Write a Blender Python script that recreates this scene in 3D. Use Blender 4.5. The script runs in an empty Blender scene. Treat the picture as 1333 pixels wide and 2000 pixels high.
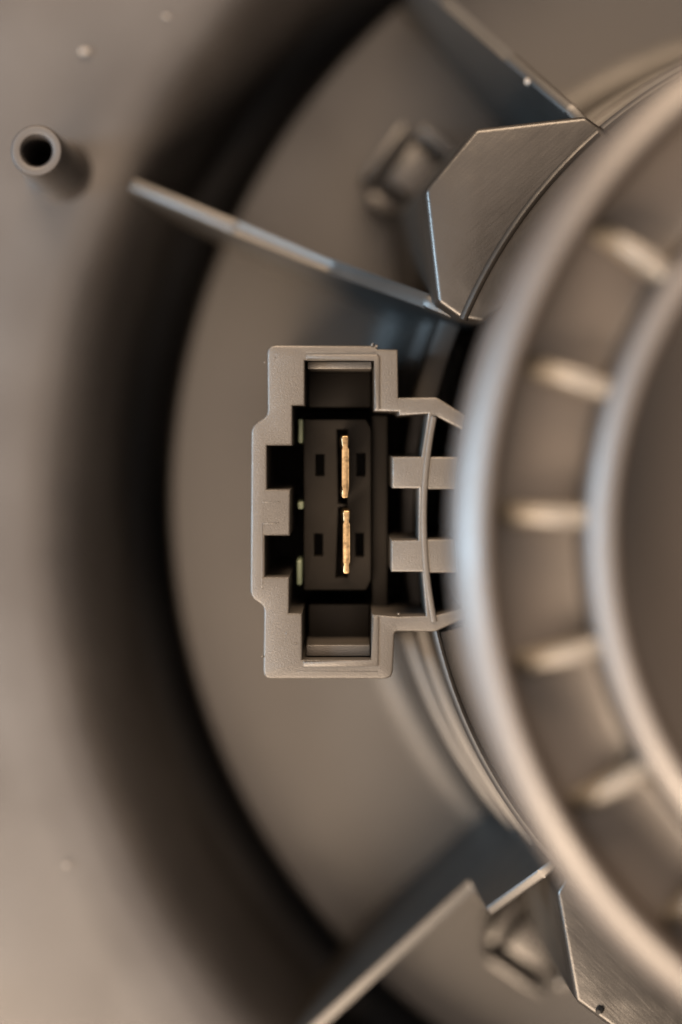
import bpy, bmesh, math, random
from mathutils import Vector, Matrix

# ------------------------------------------------------------------ camera, light, exposure
SC = bpy.context.scene
COL = SC.collection
MM = 0.001                      # everything below is written in millimetres
CAM_Z = 220.0                   # camera height above the connector face (z = 0)
PXMM = 19.0                     # photo pixels per millimetre at z = 0

cam_d = bpy.data.cameras.new('camera')
cam = bpy.data.objects.new('camera', cam_d)
COL.objects.link(cam)
SC.camera = cam
cam.location = (0, 0, CAM_Z * MM)
cam_d.sensor_fit = 'VERTICAL'
cam_d.sensor_height = 36.0
cam_d.lens = PXMM * CAM_Z / 2000.0 * 36.0
cam_d.shift_x = -4.0 / 2000.0
cam_d.shift_y = -170.0 / 2000.0
cam_d.clip_start = 0.01
cam_d.clip_end = 10.0
cam_d.dof.use_dof = True
cam_d.dof.focus_distance = (CAM_Z + 3.0) * MM
cam_d.dof.aperture_fstop = 6.0

world = bpy.data.worlds.new('World')
SC.world = world
world.use_nodes = True
bgn = world.node_tree.nodes['Background']
bgn.inputs[0].default_value = (0.80, 0.76, 0.74, 1)
bgn.inputs[1].default_value = 0.30

SC.cycles.use_denoising = True
SC.view_settings.view_transform = 'Standard'
SC.view_settings.look = 'None'
SC.view_settings.gamma = 1.0
SC.view_settings.exposure = 0.0
SC.view_settings.use_curve_mapping = False


def area(name, loc, target, size, size_y, power, col):
    d = bpy.data.lights.new(name, 'AREA')
    d.shape = 'RECTANGLE'
    d.size = size * MM
    d.size_y = size_y * MM
    d.energy = power
    d.color = col
    o = bpy.data.objects.new(name, d)
    COL.objects.link(o)
    o.location = Vector(loc) * MM
    dirv = (Vector(target) - Vector(loc))
    o.rotation_euler = dirv.to_track_quat('-Z', 'Y').to_euler()
    return o


WARM = (1.0, 0.76, 0.58)
area('ceiling_lamp', (20, 60, 620), (20, 0, -40), 620, 620, 4.6, (1.0, 0.75, 0.57))
area('lower_lamp', (-230, -430, 400), (10, -20, -10), 420, 320, 29.0, (1.0, 0.75, 0.53))
area('upper_lamp', (-30, 500, 335), (20, 10, -10), 400, 240, 19.0, (1.0, 0.72, 0.48))
area('window', (-540, -30, 310), (20, 0, 0), 190, 260, 16.0, (0.60, 0.82, 1.0))

# ------------------------------------------------------------------ helpers
AX, AY = 61.05, -9.6            # motor axis in the world


def P(px, py, z=0.0):
    """photo point at height z -> millimetres relative to the motor axis"""
    k = PXMM * CAM_Z / (CAM_Z - z)
    return ((px - 670) / k - AX, (830 - py) / k - AY, z)


def mk(name, bm, mat, parent=None, smooth=True, loc=None):
    me = bpy.data.meshes.new(name)
    bmesh.ops.recalc_face_normals(bm, faces=bm.faces[:])
    bm.to_mesh(me)
    bm.free()
    me.transform(Matrix.Scale(MM, 4))
    me.materials.append(mat)
    if smooth:
        for p in me.polygons:
            p.use_smooth = True
        me.set_sharp_from_angle(angle=math.radians(38))
    o = bpy.data.objects.new(name, me)
    COL.objects.link(o)
    if parent is not None:
        o.parent = parent
    if loc is not None:
        o.location = Vector(loc) * MM
    return o


def lathe(prof, n=256, a0=0.0, a1=360.0):
    bm = bmesh.new()
    full = abs(a1 - a0) >= 359.9
    m = n if full else n + 1
    rings = []
    for i in range(m):
        a = math.radians(a0 + (a1 - a0) * i / n)
        c, s = math.cos(a), math.sin(a)
        rings.append([bm.verts.new((r * c, r * s, z)) for r, z in prof])
    for i in range(n):
        A, B = rings[i], rings[(i + 1) % m]
        for j in range(len(prof) - 1):
            if prof[j][0] < 1e-6 and prof[j + 1][0] < 1e-6:
                continue
            bm.faces.new((A[j], B[j], B[j + 1], A[j + 1]))
    return bm


def arc(cx, cz, r, a0, a1, n):
    return [(cx + r * math.cos(math.radians(a0 + (a1 - a0) * i / n)),
             cz + r * math.sin(math.radians(a0 + (a1 - a0) * i / n))) for i in range(n + 1)]


def prism(bottom, top, bev=0.0, seg=2):
    """solid between two equal-length loops of 3-D points"""
    bm = bmesh.new()
    b = [bm.verts.new(p) for p in bottom]
    t = [bm.verts.new(p) for p in top]
    n = len(b)
    bm.faces.new(b[::-1])
    bm.faces.new(t)
    for i in range(n):
        bm.faces.new((b[i], b[(i + 1) % n], t[(i + 1) % n], t[i]))
    if bev > 0:
        bmesh.ops.bevel(bm, geom=bm.edges[:], offset=bev, segments=seg, profile=0.5,
                        affect='EDGES', clamp_overlap=True)
    return bm


def box(x0, x1, y0, y1, z0, z1, bev=0.0, seg=2):
    q = [(x0, y0), (x1, y0), (x1, y1), (x0, y1)]
    return prism([(x, y, z0) for x, y in q], [(x, y, z1) for x, y in q], bev, seg)


def flat_solid(name, loops, z0, z1, bev, mat, parent, res=2):
    """outline (first loop) with holes, extruded from z0 to z1 with a rounded front edge (mm)"""
    def offs(lp, d):
        out = []
        n = len(lp)
        for i in range(n):
            p0, p, p1 = (Vector(lp[i - 1]), Vector(lp[i]), Vector(lp[(i + 1) % n]))
            e0 = (p - p0).normalized()
            e1 = (p1 - p).normalized()
            n0 = Vector((-e0.y, e0.x))
            n1 = Vector((-e1.y, e1.x))
            m = (n0 + n1)
            k = d / max(0.35, 1 + n0.dot(n1)) if m.length > 1e-6 else 0
            out.append(p + m * k)
        return out
    bm = bmesh.new()
    front = []
    for li, lp in enumerate(loops):
        lp = [tuple(p[:2]) for p in lp]
        area2 = sum(lp[i - 1][0] * lp[i][1] - lp[i][0] * lp[i - 1][1] for i in range(len(lp)))
        if (area2 > 0) != (li == 0):
            lp = lp[::-1]
        steps = [(0.0, z0), (0.0, z1 - bev)]
        for k in range(1, res + 2):
            a = math.radians(90 * k / (res + 1))
            steps.append((bev * (1 - math.cos(a)), z1 - bev + bev * math.sin(a)))
        rings = []
        for d, z in steps:
            rings.append([bm.verts.new((q.x, q.y, z)) for q in offs(lp, d)])
        n = len(lp)
        for A, B in zip(rings[:-1], rings[1:]):
            for i in range(n):
                bm.faces.new((A[i], A[(i + 1) % n], B[(i + 1) % n], B[i]))
        for i in range(n):
            front.append(bm.edges.get((rings[-1][i], rings[-1][(i + 1) % n])))
    bmesh.ops.triangle_fill(bm, use_beauty=True, use_dissolve=False, edges=front, normal=(0, 0, 1))
    return mk(name, bm, mat, parent)


def round_poly(pts, rad, n=4):
    """round the corners of a 2-D polygon; rad = one radius or one per corner"""
    out = []
    m = len(pts)
    for i in range(m):
        r = rad[i] if isinstance(rad, (list, tuple)) else rad
        p = Vector(pts[i][:2])
        a = Vector(pts[i - 1][:2]) - p
        b = Vector(pts[(i + 1) % m][:2]) - p
        if r <= 0.01:
            out.append((p.x, p.y))
            continue
        d = min(r, a.length * 0.45, b.length * 0.45)
        s = p + a.normalized() * d
        e = p + b.normalized() * d
        for k in range(n + 1):
            t = k / n
            q = s * (1 - t) ** 2 + p * 2 * t * (1 - t) + e * t * t
            out.append((q.x, q.y))
    return out


def dup(o, parent, rotz=None):
    c = o.copy()
    COL.objects.link(c)
    c.parent = parent
    if rotz is not None:
        c.rotation_euler = (0, 0, math.radians(rotz))
    return c


# ------------------------------------------------------------------ materials
def nd(nt, t, **kw):
    n = nt.nodes.new(t)
    for k, v in kw.items():
        setattr(n, k, v)
    return n


def plastic(name, col, rough=0.42, spec=0.5, grain=5200, bump=0.25, mott=0.18, scratch=False, seed=0.0, wavy=0.0):
    m = bpy.data.materials.new(name)
    m.use_nodes = True
    nt = m.node_tree
    b = nt.nodes['Principled BSDF']
    L = nt.links.new
    tc = nd(nt, 'ShaderNodeTexCoord')
    mp = nd(nt, 'ShaderNodeMapping')
    mp.inputs['Location'].default_value = (seed, seed * 0.7, 0)
    L(tc.outputs['Object'], mp.inputs[0])
    big = nd(nt, 'ShaderNodeTexNoise')
    big.inputs['Scale'].default_value = 70
    big.inputs['Detail'].default_value = 5
    L(mp.outputs[0], big.inputs['Vector'])
    fine = nd(nt, 'ShaderNodeTexNoise')
    fine.inputs['Scale'].default_value = grain
    fine.inputs['Detail'].default_value = 3
    L(mp.outputs[0], fine.inputs['Vector'])
    ramp = nd(nt, 'ShaderNodeMix', data_type='RGBA')
    ramp.inputs[6].default_value = (*[c * (1 - mott) for c in col], 1)
    ramp.inputs[7].default_value = (*[c * (1 + mott) for c in col], 1)
    L(big.outputs[0], ramp.inputs[0])
    L(ramp.outputs[2], b.inputs['Base Color'])
    rr = nd(nt, 'ShaderNodeMapRange')
    rr.inputs[1].default_value = 0.3
    rr.inputs[2].default_value = 0.7
    rr.inputs[3].default_value = rough - 0.06
    rr.inputs[4].default_value = rough + 0.06
    L(big.outputs[0], rr.inputs[0])
    L(rr.outputs[0], b.inputs['Roughness'])
    b.inputs['Specular IOR Level'].default_value = spec
    bp = nd(nt, 'ShaderNodeBump')
    bp.inputs['Strength'].default_value = bump
    bp.inputs['Distance'].default_value = 0.00008
    L(fine.outputs[0], bp.inputs['Height'])
    last = bp
    if scratch:
        m2 = nd(nt, 'ShaderNodeMapping', vector_type='TEXTURE')
        m2.inputs['Rotation'].default_value = (0, 0, math.radians(42))
        m2.inputs['Scale'].default_value = (1 / 260, 1 / 3200, 1 / 260)
        L(tc.outputs['Object'], m2.inputs[0])
        sn = nd(nt, 'ShaderNodeTexNoise')
        sn.inputs['Scale'].default_value = 1.0
        sn.inputs['Detail'].default_value = 4
        L(m2.outputs[0], sn.inputs['Vector'])
        b2 = nd(nt, 'ShaderNodeBump')
        b2.inputs['Strength'].default_value = 0.15
        b2.inputs['Distance'].default_value = 0.00012
        L(sn.outputs[0], b2.inputs['Height'])
        L(bp.outputs[0], b2.inputs['Normal'])
        un = nd(nt, 'ShaderNodeTexNoise')
        un.inputs['Scale'].default_value = 260
        un.inputs['Detail'].default_value = 2
        L(tc.outputs['Object'], un.inputs['Vector'])
        b3 = nd(nt, 'ShaderNodeBump')
        b3.inputs['Strength'].default_value = 0.4
        b3.inputs['Distance'].default_value = 0.0003
        L(un.outputs[0], b3.inputs['Height'])
        L(b2.outputs[0], b3.inputs['Normal'])
        last = b3
    if wavy > 0:
        wn = nd(nt, 'ShaderNodeTexNoise')
        wn.inputs['Scale'].default_value = 24
        wn.inputs['Detail'].default_value = 1
        L(mp.outputs[0], wn.inputs['Vector'])
        b4 = nd(nt, 'ShaderNodeBump')
        b4.inputs['Strength'].default_value = 1.0
        b4.inputs['Distance'].default_value = wavy
        L(wn.outputs[0], b4.inputs['Height'])
        L(last.outputs[0], b4.inputs['Normal'])
        last = b4
    L(last.outputs[0], b.inputs['Normal'])
    return m


def metal(name, col, rough):
    m = bpy.data.materials.new(name)
    m.use_nodes = True
    nt = m.node_tree
    b = nt.nodes['Principled BSDF']
    b.inputs['Metallic'].default_value = 1.0
    b.inputs['Roughness'].default_value = rough
    tc = nd(nt, 'ShaderNodeTexCoord')
    n = nd(nt, 'ShaderNodeTexNoise')
    n.inputs['Scale'].default_value = 2600
    n.inputs['Detail'].default_value = 4
    nt.links.new(tc.outputs['Object'], n.inputs['Vector'])
    bp = nd(nt, 'ShaderNodeBump')
    bp.inputs['Strength'].default_value = 0.25
    bp.inputs['Distance'].default_value = 0.0001
    nt.links.new(n.outputs[0], bp.inputs['Height'])
    cn = nd(nt, 'ShaderNodeTexNoise')
    cn.inputs['Scale'].default_value = 1500
    cn.inputs['Detail'].default_value = 5
    cn.inputs['Roughness'].default_value = 0.7
    nt.links.new(tc.outputs['Object'], cn.inputs['Vector'])
    cr = nd(nt, 'ShaderNodeValToRGB')
    cr.color_ramp.elements[0].position = 0.36
    cr.color_ramp.elements[0].color = (*[c * 0.4 for c in col], 1)
    cr.color_ramp.elements[1].position = 0.62
    cr.color_ramp.elements[1].color = (*col, 1)
    nt.links.new(cn.outputs[0], cr.inputs[0])
    nt.links.new(cr.outputs[0], b.inputs['Base Color'])
    nt.links.new(bp.outputs[0], b.inputs['Normal'])
    return m


PL = (0.006, 0.0051, 0.0044)
M_FLANGE = plastic('flange_plastic', PL, rough=0.42, wavy=0.0006)
M_WEB = plastic('web_plastic', (0.006, 0.0052, 0.0045), rough=0.47, spec=0.34, seed=4.4)
M_COLLAR = plastic('collar_plastic', PL, rough=0.50, spec=0.32, seed=2.0)
M_CAP = plastic('cap_plastic', (0.014, 0.0108, 0.009), rough=0.49, seed=3.1)
M_CONN = plastic('connector_plastic', (0.017, 0.015, 0.013), rough=0.45, spec=0.38, grain=6800, bump=0.6, seed=1.3)
M_RIB_LIT = plastic('lit_rib_plastic', (0.044, 0.039, 0.033), rough=0.5, seed=6.0)  # paler than the cap plastic: light caught by the ribs is painted in
M_TAB = plastic('tab_plastic', (0.0045, 0.0038, 0.0032), rough=0.38, spec=0.29, bump=0.14, scratch=True, seed=5.0)
M_HOUSE = plastic('housing_plastic', (0.0105, 0.0098, 0.0100), rough=0.43, spec=0.38, seed=8.0, wavy=0.0016)
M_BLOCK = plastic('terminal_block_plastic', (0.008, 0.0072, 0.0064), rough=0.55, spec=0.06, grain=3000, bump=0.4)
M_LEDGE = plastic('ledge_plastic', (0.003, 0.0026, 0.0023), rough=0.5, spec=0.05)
M_PIN = metal('brass', (0.19, 0.135, 0.075), 0.42)
M_SEAL = plastic('seal_rubber', (0.07, 0.09, 0.06), rough=0.5, bump=0.2)
M_DUST = plastic('dust', (0.09, 0.08, 0.07), rough=0.8)


# ------------------------------------------------------------------ the housing around the motor
hs = bpy.data.objects.new('fan_housing', None)
COL.objects.link(hs)
hs.location = (AX * MM, AY * MM, 0)
hs['label'] = 'dark plastic fan housing with a deep rounded well around the motor disc'
hs['category'] = 'housing'
prof = [(60, -84), (84.0, -84), (85.5, -82.5), (86.2, -76), (87.2, -62), (88.0, -54), (88.7, -45), (89.5, -38.6),
        (90.5, -34.2), (91.8, -31.0), (93.4, -28.9), (95.4, -27.7), (98.4, -27.15), (103, -27.0), (114, -26.95),
        (135, -26.6), (190, -26.0)]
mk('shell', lathe(prof, 256), M_HOUSE, hs)
# hollow screw boss standing on the housing plate
bx, by, _ = P(71, 294, -9)
bprof = [(1.6, -26), (1.62, -9.4), (1.82, -9.1), (2.3, -9.0)]
bprof += [(2.6, -9.05), (2.78, -9.3), (2.82, -9.7), (2.9, -16), (3.0, -25), (3.2, -26.4), (3.9, -27.2)]
mk('screw_boss', lathe(bprof, 64), M_HOUSE, hs, loc=(bx, by, 0))
mk('boss_hole_floor', lathe([(0, -25), (1.8, -25)], 48), M_BLOCK, hs, loc=(bx, by, 0))
random.seed(4)
for (px, py, s) in ((165, 100, .38), (130, 1690, .22), (325, 32, .2)):
    x, y, z = P(px, py, -26.6)
    bm = bmesh.new()
    bmesh.ops.create_icosphere(bm, subdivisions=2, radius=1.0)
    for v in bm.verts:
        v.co *= 1 + random.uniform(-.2, .2)
        v.co.x *= 1.5 * s
        v.co.y *= s
        v.co.z *= s * .6
    mk('moulding_nub', bm, M_DUST, hs, loc=(x, y, z))

# ------------------------------------------------------------------ the blower motor
mo = bpy.data.objects.new('blower_motor', None)
COL.objects.link(mo)
mo.location = (AX * MM, AY * MM, 0)
mo['label'] = 'brown black plastic blower motor with ringed cap, round mounting disc and two-pin socket'
mo['category'] = 'motor'

# mounting disc
dz = -52.0
disc = [(40, dz), (60, dz), (75, dz), (81.8, dz)] + arc(82.4, dz - .8, .8, 90, 0, 5) + \
       [(83.3, dz - 4), (82.6, dz - 5), (50, dz - 5)]
mk('mounting_disc', lathe(disc, 320), M_FLANGE, mo)

# stepped collar that carries the motor, its thin top edge in focus
collar = [(52.35, -40), (52.35, -16.0), (53.7, -16.0), (54.5, -16.3), (54.75, -16.8), (55.0, -30), (55.2, -30.5),
          (56.0, -30.8), (56.3, -31.3), (56.7, -43)] + arc(61.7, -47.0, 5.0, 180, 270, 8)
coll = mk('motor_collar', lathe(collar, 256), M_COLLAR, mo)
wallp = [(52.35, -16.2), (52.35, -1.0), (52.5, -.6), (52.75, -.45), (53.0, -.6), (53.2, -1.0), (53.5, -16.2)]
mk('collar_wall', lathe(wallp, 200, 192.2, 490.5), M_COLLAR, coll)
for a0, a1 in ((193.2, 262), (60, 130)):
    mk('collar_shelf', lathe([(49.4, -2.2), (52.4, -2.2), (52.4, -4.5), (49.4, -4.5)], 60, a0, a1), M_FLANGE, mo)

# cap with two concentric rims and cooling ribs between them
cap = [(0, 23), (35.4, 23), (36.6, 23.6), (37.1, 25)]
cap += [(37.3, 33.6)] + arc(38.0, 35.1, .75, 180, 80, 6) + [(38.9, 35.5), (39.5, 35.15), (39.95, 34.7), (40.05, 34.0), (40.0, 31.0), (40.5, 30.0), (41.6, 29.6)]
cap += [(46.6, 29.6), (47.6, 30.0), (48.05, 31)] + arc(48.9, 35.3, .85, 180, 78, 6) + [(49.8, 35.8), (50.6, 35.25), (51.3, 34.6), (51.75, 33.9), (51.85, 33.2), (51.5, 32.5), (50.8, 31.8)]
cap += [(50.2, 31.0), (49.9, 28), (49.4, -48), (20, -48)]
mcap = mk('motor_cap', lathe(cap, 256), M_CAP, mo)
mcap['label'] = 'motor cap with two concentric rounded rims, blurred in front'


def cooling_rib():
    # profile in (radius, z): runs out from the inner rim and falls away before the outer rim
    top = [(39.2, 34.0), (42.0, 33.8), (44.6, 33.3), (46.2, 32.5), (47.2, 31.0), (47.5, 29.4)]
    pts = top + [(39.2, 29.4)]
    w0 = 0.8
    b = [(r, -w0 * (1.3 if z < 30 else 1), z) for r, z in pts]
    t = [(r, w0 * (1.3 if z < 30 else 1), z) for r, z in pts]
    return prism(b, t, 0.72, 4)


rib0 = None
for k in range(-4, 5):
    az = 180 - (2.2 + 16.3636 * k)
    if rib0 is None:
        rib0 = mk('cooling_rib', cooling_rib(), M_RIB_LIT, mcap)
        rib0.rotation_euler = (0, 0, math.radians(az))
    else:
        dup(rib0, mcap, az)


def radial_rib(name, top, bottom, az, t, bev=0.3):
    pts = top + bottom
    b = [(r, -t / 2, z) for r, z in pts]
    q = [(r, t / 2, z) for r, z in pts]
    o = mk(name, prism(b, q, bev, 2), M_WEB, mo)
    o.rotation_euler = (0, 0, math.radians(az))
    return o


o = radial_rib('radial_rib', [(53.4, -6), (57, -7), (68, -19), (80, -22.5), (93.3, -25)],
               [(93.7, -42), (84.5, -46), (82, -52.6), (53.4, -52.6)], 156.4, 1.6, .6)
o['label'] = 'long sloping rib reaching across the dark gap'
o = radial_rib('radial_rib', [(53.4, -7.5), (57, -8), (66, -16), (76, -24), (81, -29)],
               [(82.5, -52.6), (53.4, -52.6)], 130.4, 1.45, .5)
o = radial_rib('radial_rib', [(53.2, -4), (55, -4.6), (62.3, -8.5), (62.8, -25.5), (63.4, -26), (94, -26.5)],
               [(94, -42), (84.5, -46), (82, -52.6), (53.2, -52.6)], 223.0, 1.2, .35)
o['label'] = 'rib with a stepped top edge below the socket'


# hexagonal mounting tabs on the collar
def hex_tab():
    pa = [P(830, 370), P(930, 250), P(1145, 225), P(1180, 250), P(1240, 330), P(1080, 500), P(990, 590),
          P(945, 630), P(900, 622), P(855, 590)]
    top = [(p[0], p[1], -0.5) for p in pa]
    c = Vector((sum(p[0] for p in pa[:4]) / 4, sum(p[1] for p in pa[:4]) / 4))
    bot = []
    for i, p in enumerate(pa):
        v = Vector(p[:2])
        az = v.normalized()
        push = 3.0 if i in (0, 1, 9) else (1.5 if i == 2 else 0)
        bot.append((v.x + az.x * push, v.y + az.y * push, -52.5))
    return prism(bot, top, 0.55, 4)


tab0 = mk('mounting_tab', hex_tab(), M_TAB, mo)
tab0['label'] = 'six-sided mounting tab with scratched face above the socket'
rg = [(52.3, -.9), (52.38, -.45), (52.55, -.22), (52.8, -.14), (53.05, -.24), (53.25, -.5), (53.3, -.9)]
ridge0 = mk('ridge', lathe(rg, 60, 131.2, 157.2), M_TAB, tab0)
tab1 = dup(tab0, mo, 93.6)
tab1['label'] = 'six-sided mounting tab below, mostly behind the ringed cap'
dup(ridge0, tab1)


# a nick on the lower tab's edge and a fleck on the top rib
for nm, px, py, z, r, m in (('edge_nick', 1171, 1973, -.4, .42, M_BLOCK), ('fleck', 1031, 160, -13.0, .45, M_DUST)):
    bm = bmesh.new()
    bmesh.ops.create_icosphere(bm, subdivisions=2, radius=r)
    for v in bm.verts:
        v.co *= random.uniform(.75, 1.2)
    mk(nm, bm, m, mo, loc=P(px, py, z))


# small latch frames on the disc beside each tab
def latch(parent, rot):
    e = []
    def put(nm, bm):
        o = mk(nm, bm, M_FLANGE, parent)
        o.rotation_euler = (0, 0, math.radians(rot))
        return o
    base = put('latch', box(63.6, 68.6, -2.8, 2.8, -53, -44.5, .35))
    for bm in (box(69.9, 71.2, -3.8, 4.4, -53, -43.5, .35), box(62.0, 68.8, -5.4, -4.0, -53, -43.5, .35),
               box(65.5, 68.8, 5.0, 6.4, -53, -44.0, .35)):
        mk('latch_frame', bm, M_FLANGE, base)
    return base


latch(mo, 142.0)
latch(mo, 235.6)

# ------------------------------------------------------------------ the two-pin socket
def pl(pts, z=0.0):
    return [P(x, y, z)[:2] for x, y in pts]


outer = pl([(522, 674), (734, 675.5), (738, 682), (777, 683), (778, 777), (853, 775.5), (905, 808), (960, 840),
            (960, 1180), (888, 1217), (850, 1234), (771, 1233), (767, 1326), (514, 1326), (516, 1184), (489, 1166),
            (491, 833), (523, 811)])
orad = [.9, 0, 0, 0, 0, .35, .35, 0, 0, .35, .35, .4, .9, .9, .6, .7, .7, .6]
main = pl([(595, 704), (731, 704), (731, 803), (779, 804), (779, 812), (836, 808), (823, 892), (766, 892), (766, 954),
           (818, 954), (817, 1055), (764, 1055), (764, 1117), (825, 1117), (832, 1203), (775, 1204), (727, 1200), (725, 1289),
           (590, 1289), (590, 1198), (564, 1198), (565, 1127), (517, 1127), (517, 1046), (566, 1046), (567, 956), (521, 956),
           (521, 870), (571, 870), (571, 792), (595, 792)])
hA = pl([(852, 813), (900, 838), (930, 860), (930, 892), (838, 892)])
hB = pl([(834, 956), (930, 956), (930, 1053), (834, 1053)])
hC = pl([(839, 1119), (930, 1119), (930, 1180), (885, 1193), (849, 1202)])
sock = flat_solid('connector_socket', [round_poly(outer, orad), main,
                                       round_poly(hA, .25), round_poly(hB, .25), round_poly(hC, .25)],
                  -51.0, 0.0, 0.22, M_CONN, mo)
sock['label'] = 'stepped rectangular two-pin socket with keyed notches, in sharp focus'


# thin curved wall standing a little proud of the teeth it crosses
mk('curved_wall', lathe([(52.4, -12), (52.4, -.1), (52.5, .12), (52.75, .2), (53.0, .12), (53.1, -.1), (53.1, -12)], 48, 168.6, 191.6),
   M_CONN, sock)


def Q(x0, x1, y0, y1, z):
    a = P(x0, y1, z)
    b = P(x1, y0, z)
    return a[0], b[0], a[1], b[1]


# raised lips around the slots
for pts in ([(598, 692), (736, 692), (742, 698), (742, 800), (733, 800), (733, 702), (598, 702)],
            [(592, 1291), (727, 1291), (728, 1204), (740, 1204), (739, 1301), (592, 1302)]):
    q = pl(pts)
    mk('slot_lip', prism([(x, y, -.6) for x, y in q], [(x, y, .16) for x, y in q], .12, 2), M_CONN, sock)
# faint moulding lines on the face
for (a, b, c, d) in ((511, 546, 979.5, 981.5), (513, 545, 1021, 1023), (511, 513, 1022, 1150), (596, 734, 687, 688.5), (580, 738, 1311, 1312.5)):
    x0, x1, y0, y1 = Q(a, b, c, d, 0)
    mk('moulding_line', box(x0, x1, y0, y1, -.3, .05, .03), M_CONN, sock)
random.seed(11)
for (px, py, r) in ((728, 674, .22), (735, 676, .16), (517, 708, .12), (577, 1257, .14), (559, 1237, .1), (537, 699, .1), (513, 1283, .14), (779, 1199, .14)):
    x, y, z = P(px, py, 0)
    bm = bmesh.new()
    bmesh.ops.create_icosphere(bm, subdivisions=1, radius=r)
    for v in bm.verts:
        v.co *= random.uniform(.5, 1.4)
    o = mk('burr', bm, M_CONN, sock, loc=(x, y, z))
# floor at the bottom of the cavity
x0, x1, y0, y1 = Q(512, 838, 698, 1296, 0)
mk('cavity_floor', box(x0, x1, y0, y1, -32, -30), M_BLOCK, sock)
# locking ledges inside the upper and lower slot
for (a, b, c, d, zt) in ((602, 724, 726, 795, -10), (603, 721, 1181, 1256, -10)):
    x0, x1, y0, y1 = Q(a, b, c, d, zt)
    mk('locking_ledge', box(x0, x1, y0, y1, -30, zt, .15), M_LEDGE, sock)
x0, x1, y0, y1 = Q(598, 723, 1259, 1282, -2.5)
mk('slot_step', box(x0, x1, y0, y1 , -20, -2.5, .15), M_CONN, sock)
x0, x1, y0, y1 = Q(600, 726, 706, 721, -2.0)
mk('slot_step', box(x0, x1, y0, y1, -20, -2.0, .15), M_CONN, sock)

# terminal block with contact openings
zb = -9.0
bo = pl([(594, 820), (714, 820), (724, 838), (724, 1132), (714, 1152), (594, 1152)], zb)
bh = [pl(r, zb) for r in (
    [(616, 887), (634, 887), (634, 930), (616, 930)], [(696, 885), (714, 885), (714, 931), (696, 931)],
    [(613, 1042), (631, 1042), (631, 1087), (613, 1087)], [(694, 1041), (711, 1041), (711, 1088), (694, 1088)],
    [(657, 838), (679, 838), (679, 986), (660, 984)], [(660, 990), (679, 988), (679, 1128), (655, 1129)])]
x0, x1, y0, y1 = Q(727, 756, 812, 1198, -11)
mk('terminal_block_side', box(x0, x1, y0, y1, -24, -11, .1), M_BLOCK, sock)
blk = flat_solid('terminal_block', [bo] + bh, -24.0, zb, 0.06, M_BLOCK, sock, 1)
x0, x1, y0, y1 = Q(600, 720, 825, 1148, -14)
mk('terminal_block_floor', box(x0, x1, y0, y1, -20, -14), M_BLOCK, sock)


def pin(y0, y1, flip):
    # a folded brass blade seen end-on, its ends a little wider than its middle
    z1 = -3.0
    yy = [y0, y0 + 6, y0 + 20, y0 + 27, y1 - 24, y1 - 16, y1 - 5, y1]
    ww = [6.5, 8.0, 6.8, 4.4, 4.6, 6.8, 7.6, 6.0]
    L, R = [], []
    for y, w in zip(yy, ww):
        c = 675.5 + (1 if flip else 0)
        L.append((c - w * (1.15 if not flip else .9), y))
        R.append((c + w * (.75 if not flip else .95), y))
    pts = pl(L + R[::-1], z1)
    base = pl([(x - 3, y) for x, y in L] + [(x, y) for x, y in R[::-1]], z1)
    return prism([(x, y, -20) for x, y in base], [(x, y, z1) for x, y in pts], .19, 3)


mk('terminal_pin', pin(851, 973, False), M_PIN, sock)
mk('terminal_pin', pin(997, 1121, True), M_PIN, sock)
# pale seal showing in the gap beside the block
for (a, b, c, d) in ((582, 592, 818, 866), (581, 593, 980, 995), (579, 590, 1094, 1144)):
    x0, x1, y0, y1 = Q(a, b, c, d, -7)
    s = mk('seal', box(x0, x1, y0, y1, -22, -7, .22, 3), M_SEAL, sock)
    s['label'] = 'pale green seal edge'
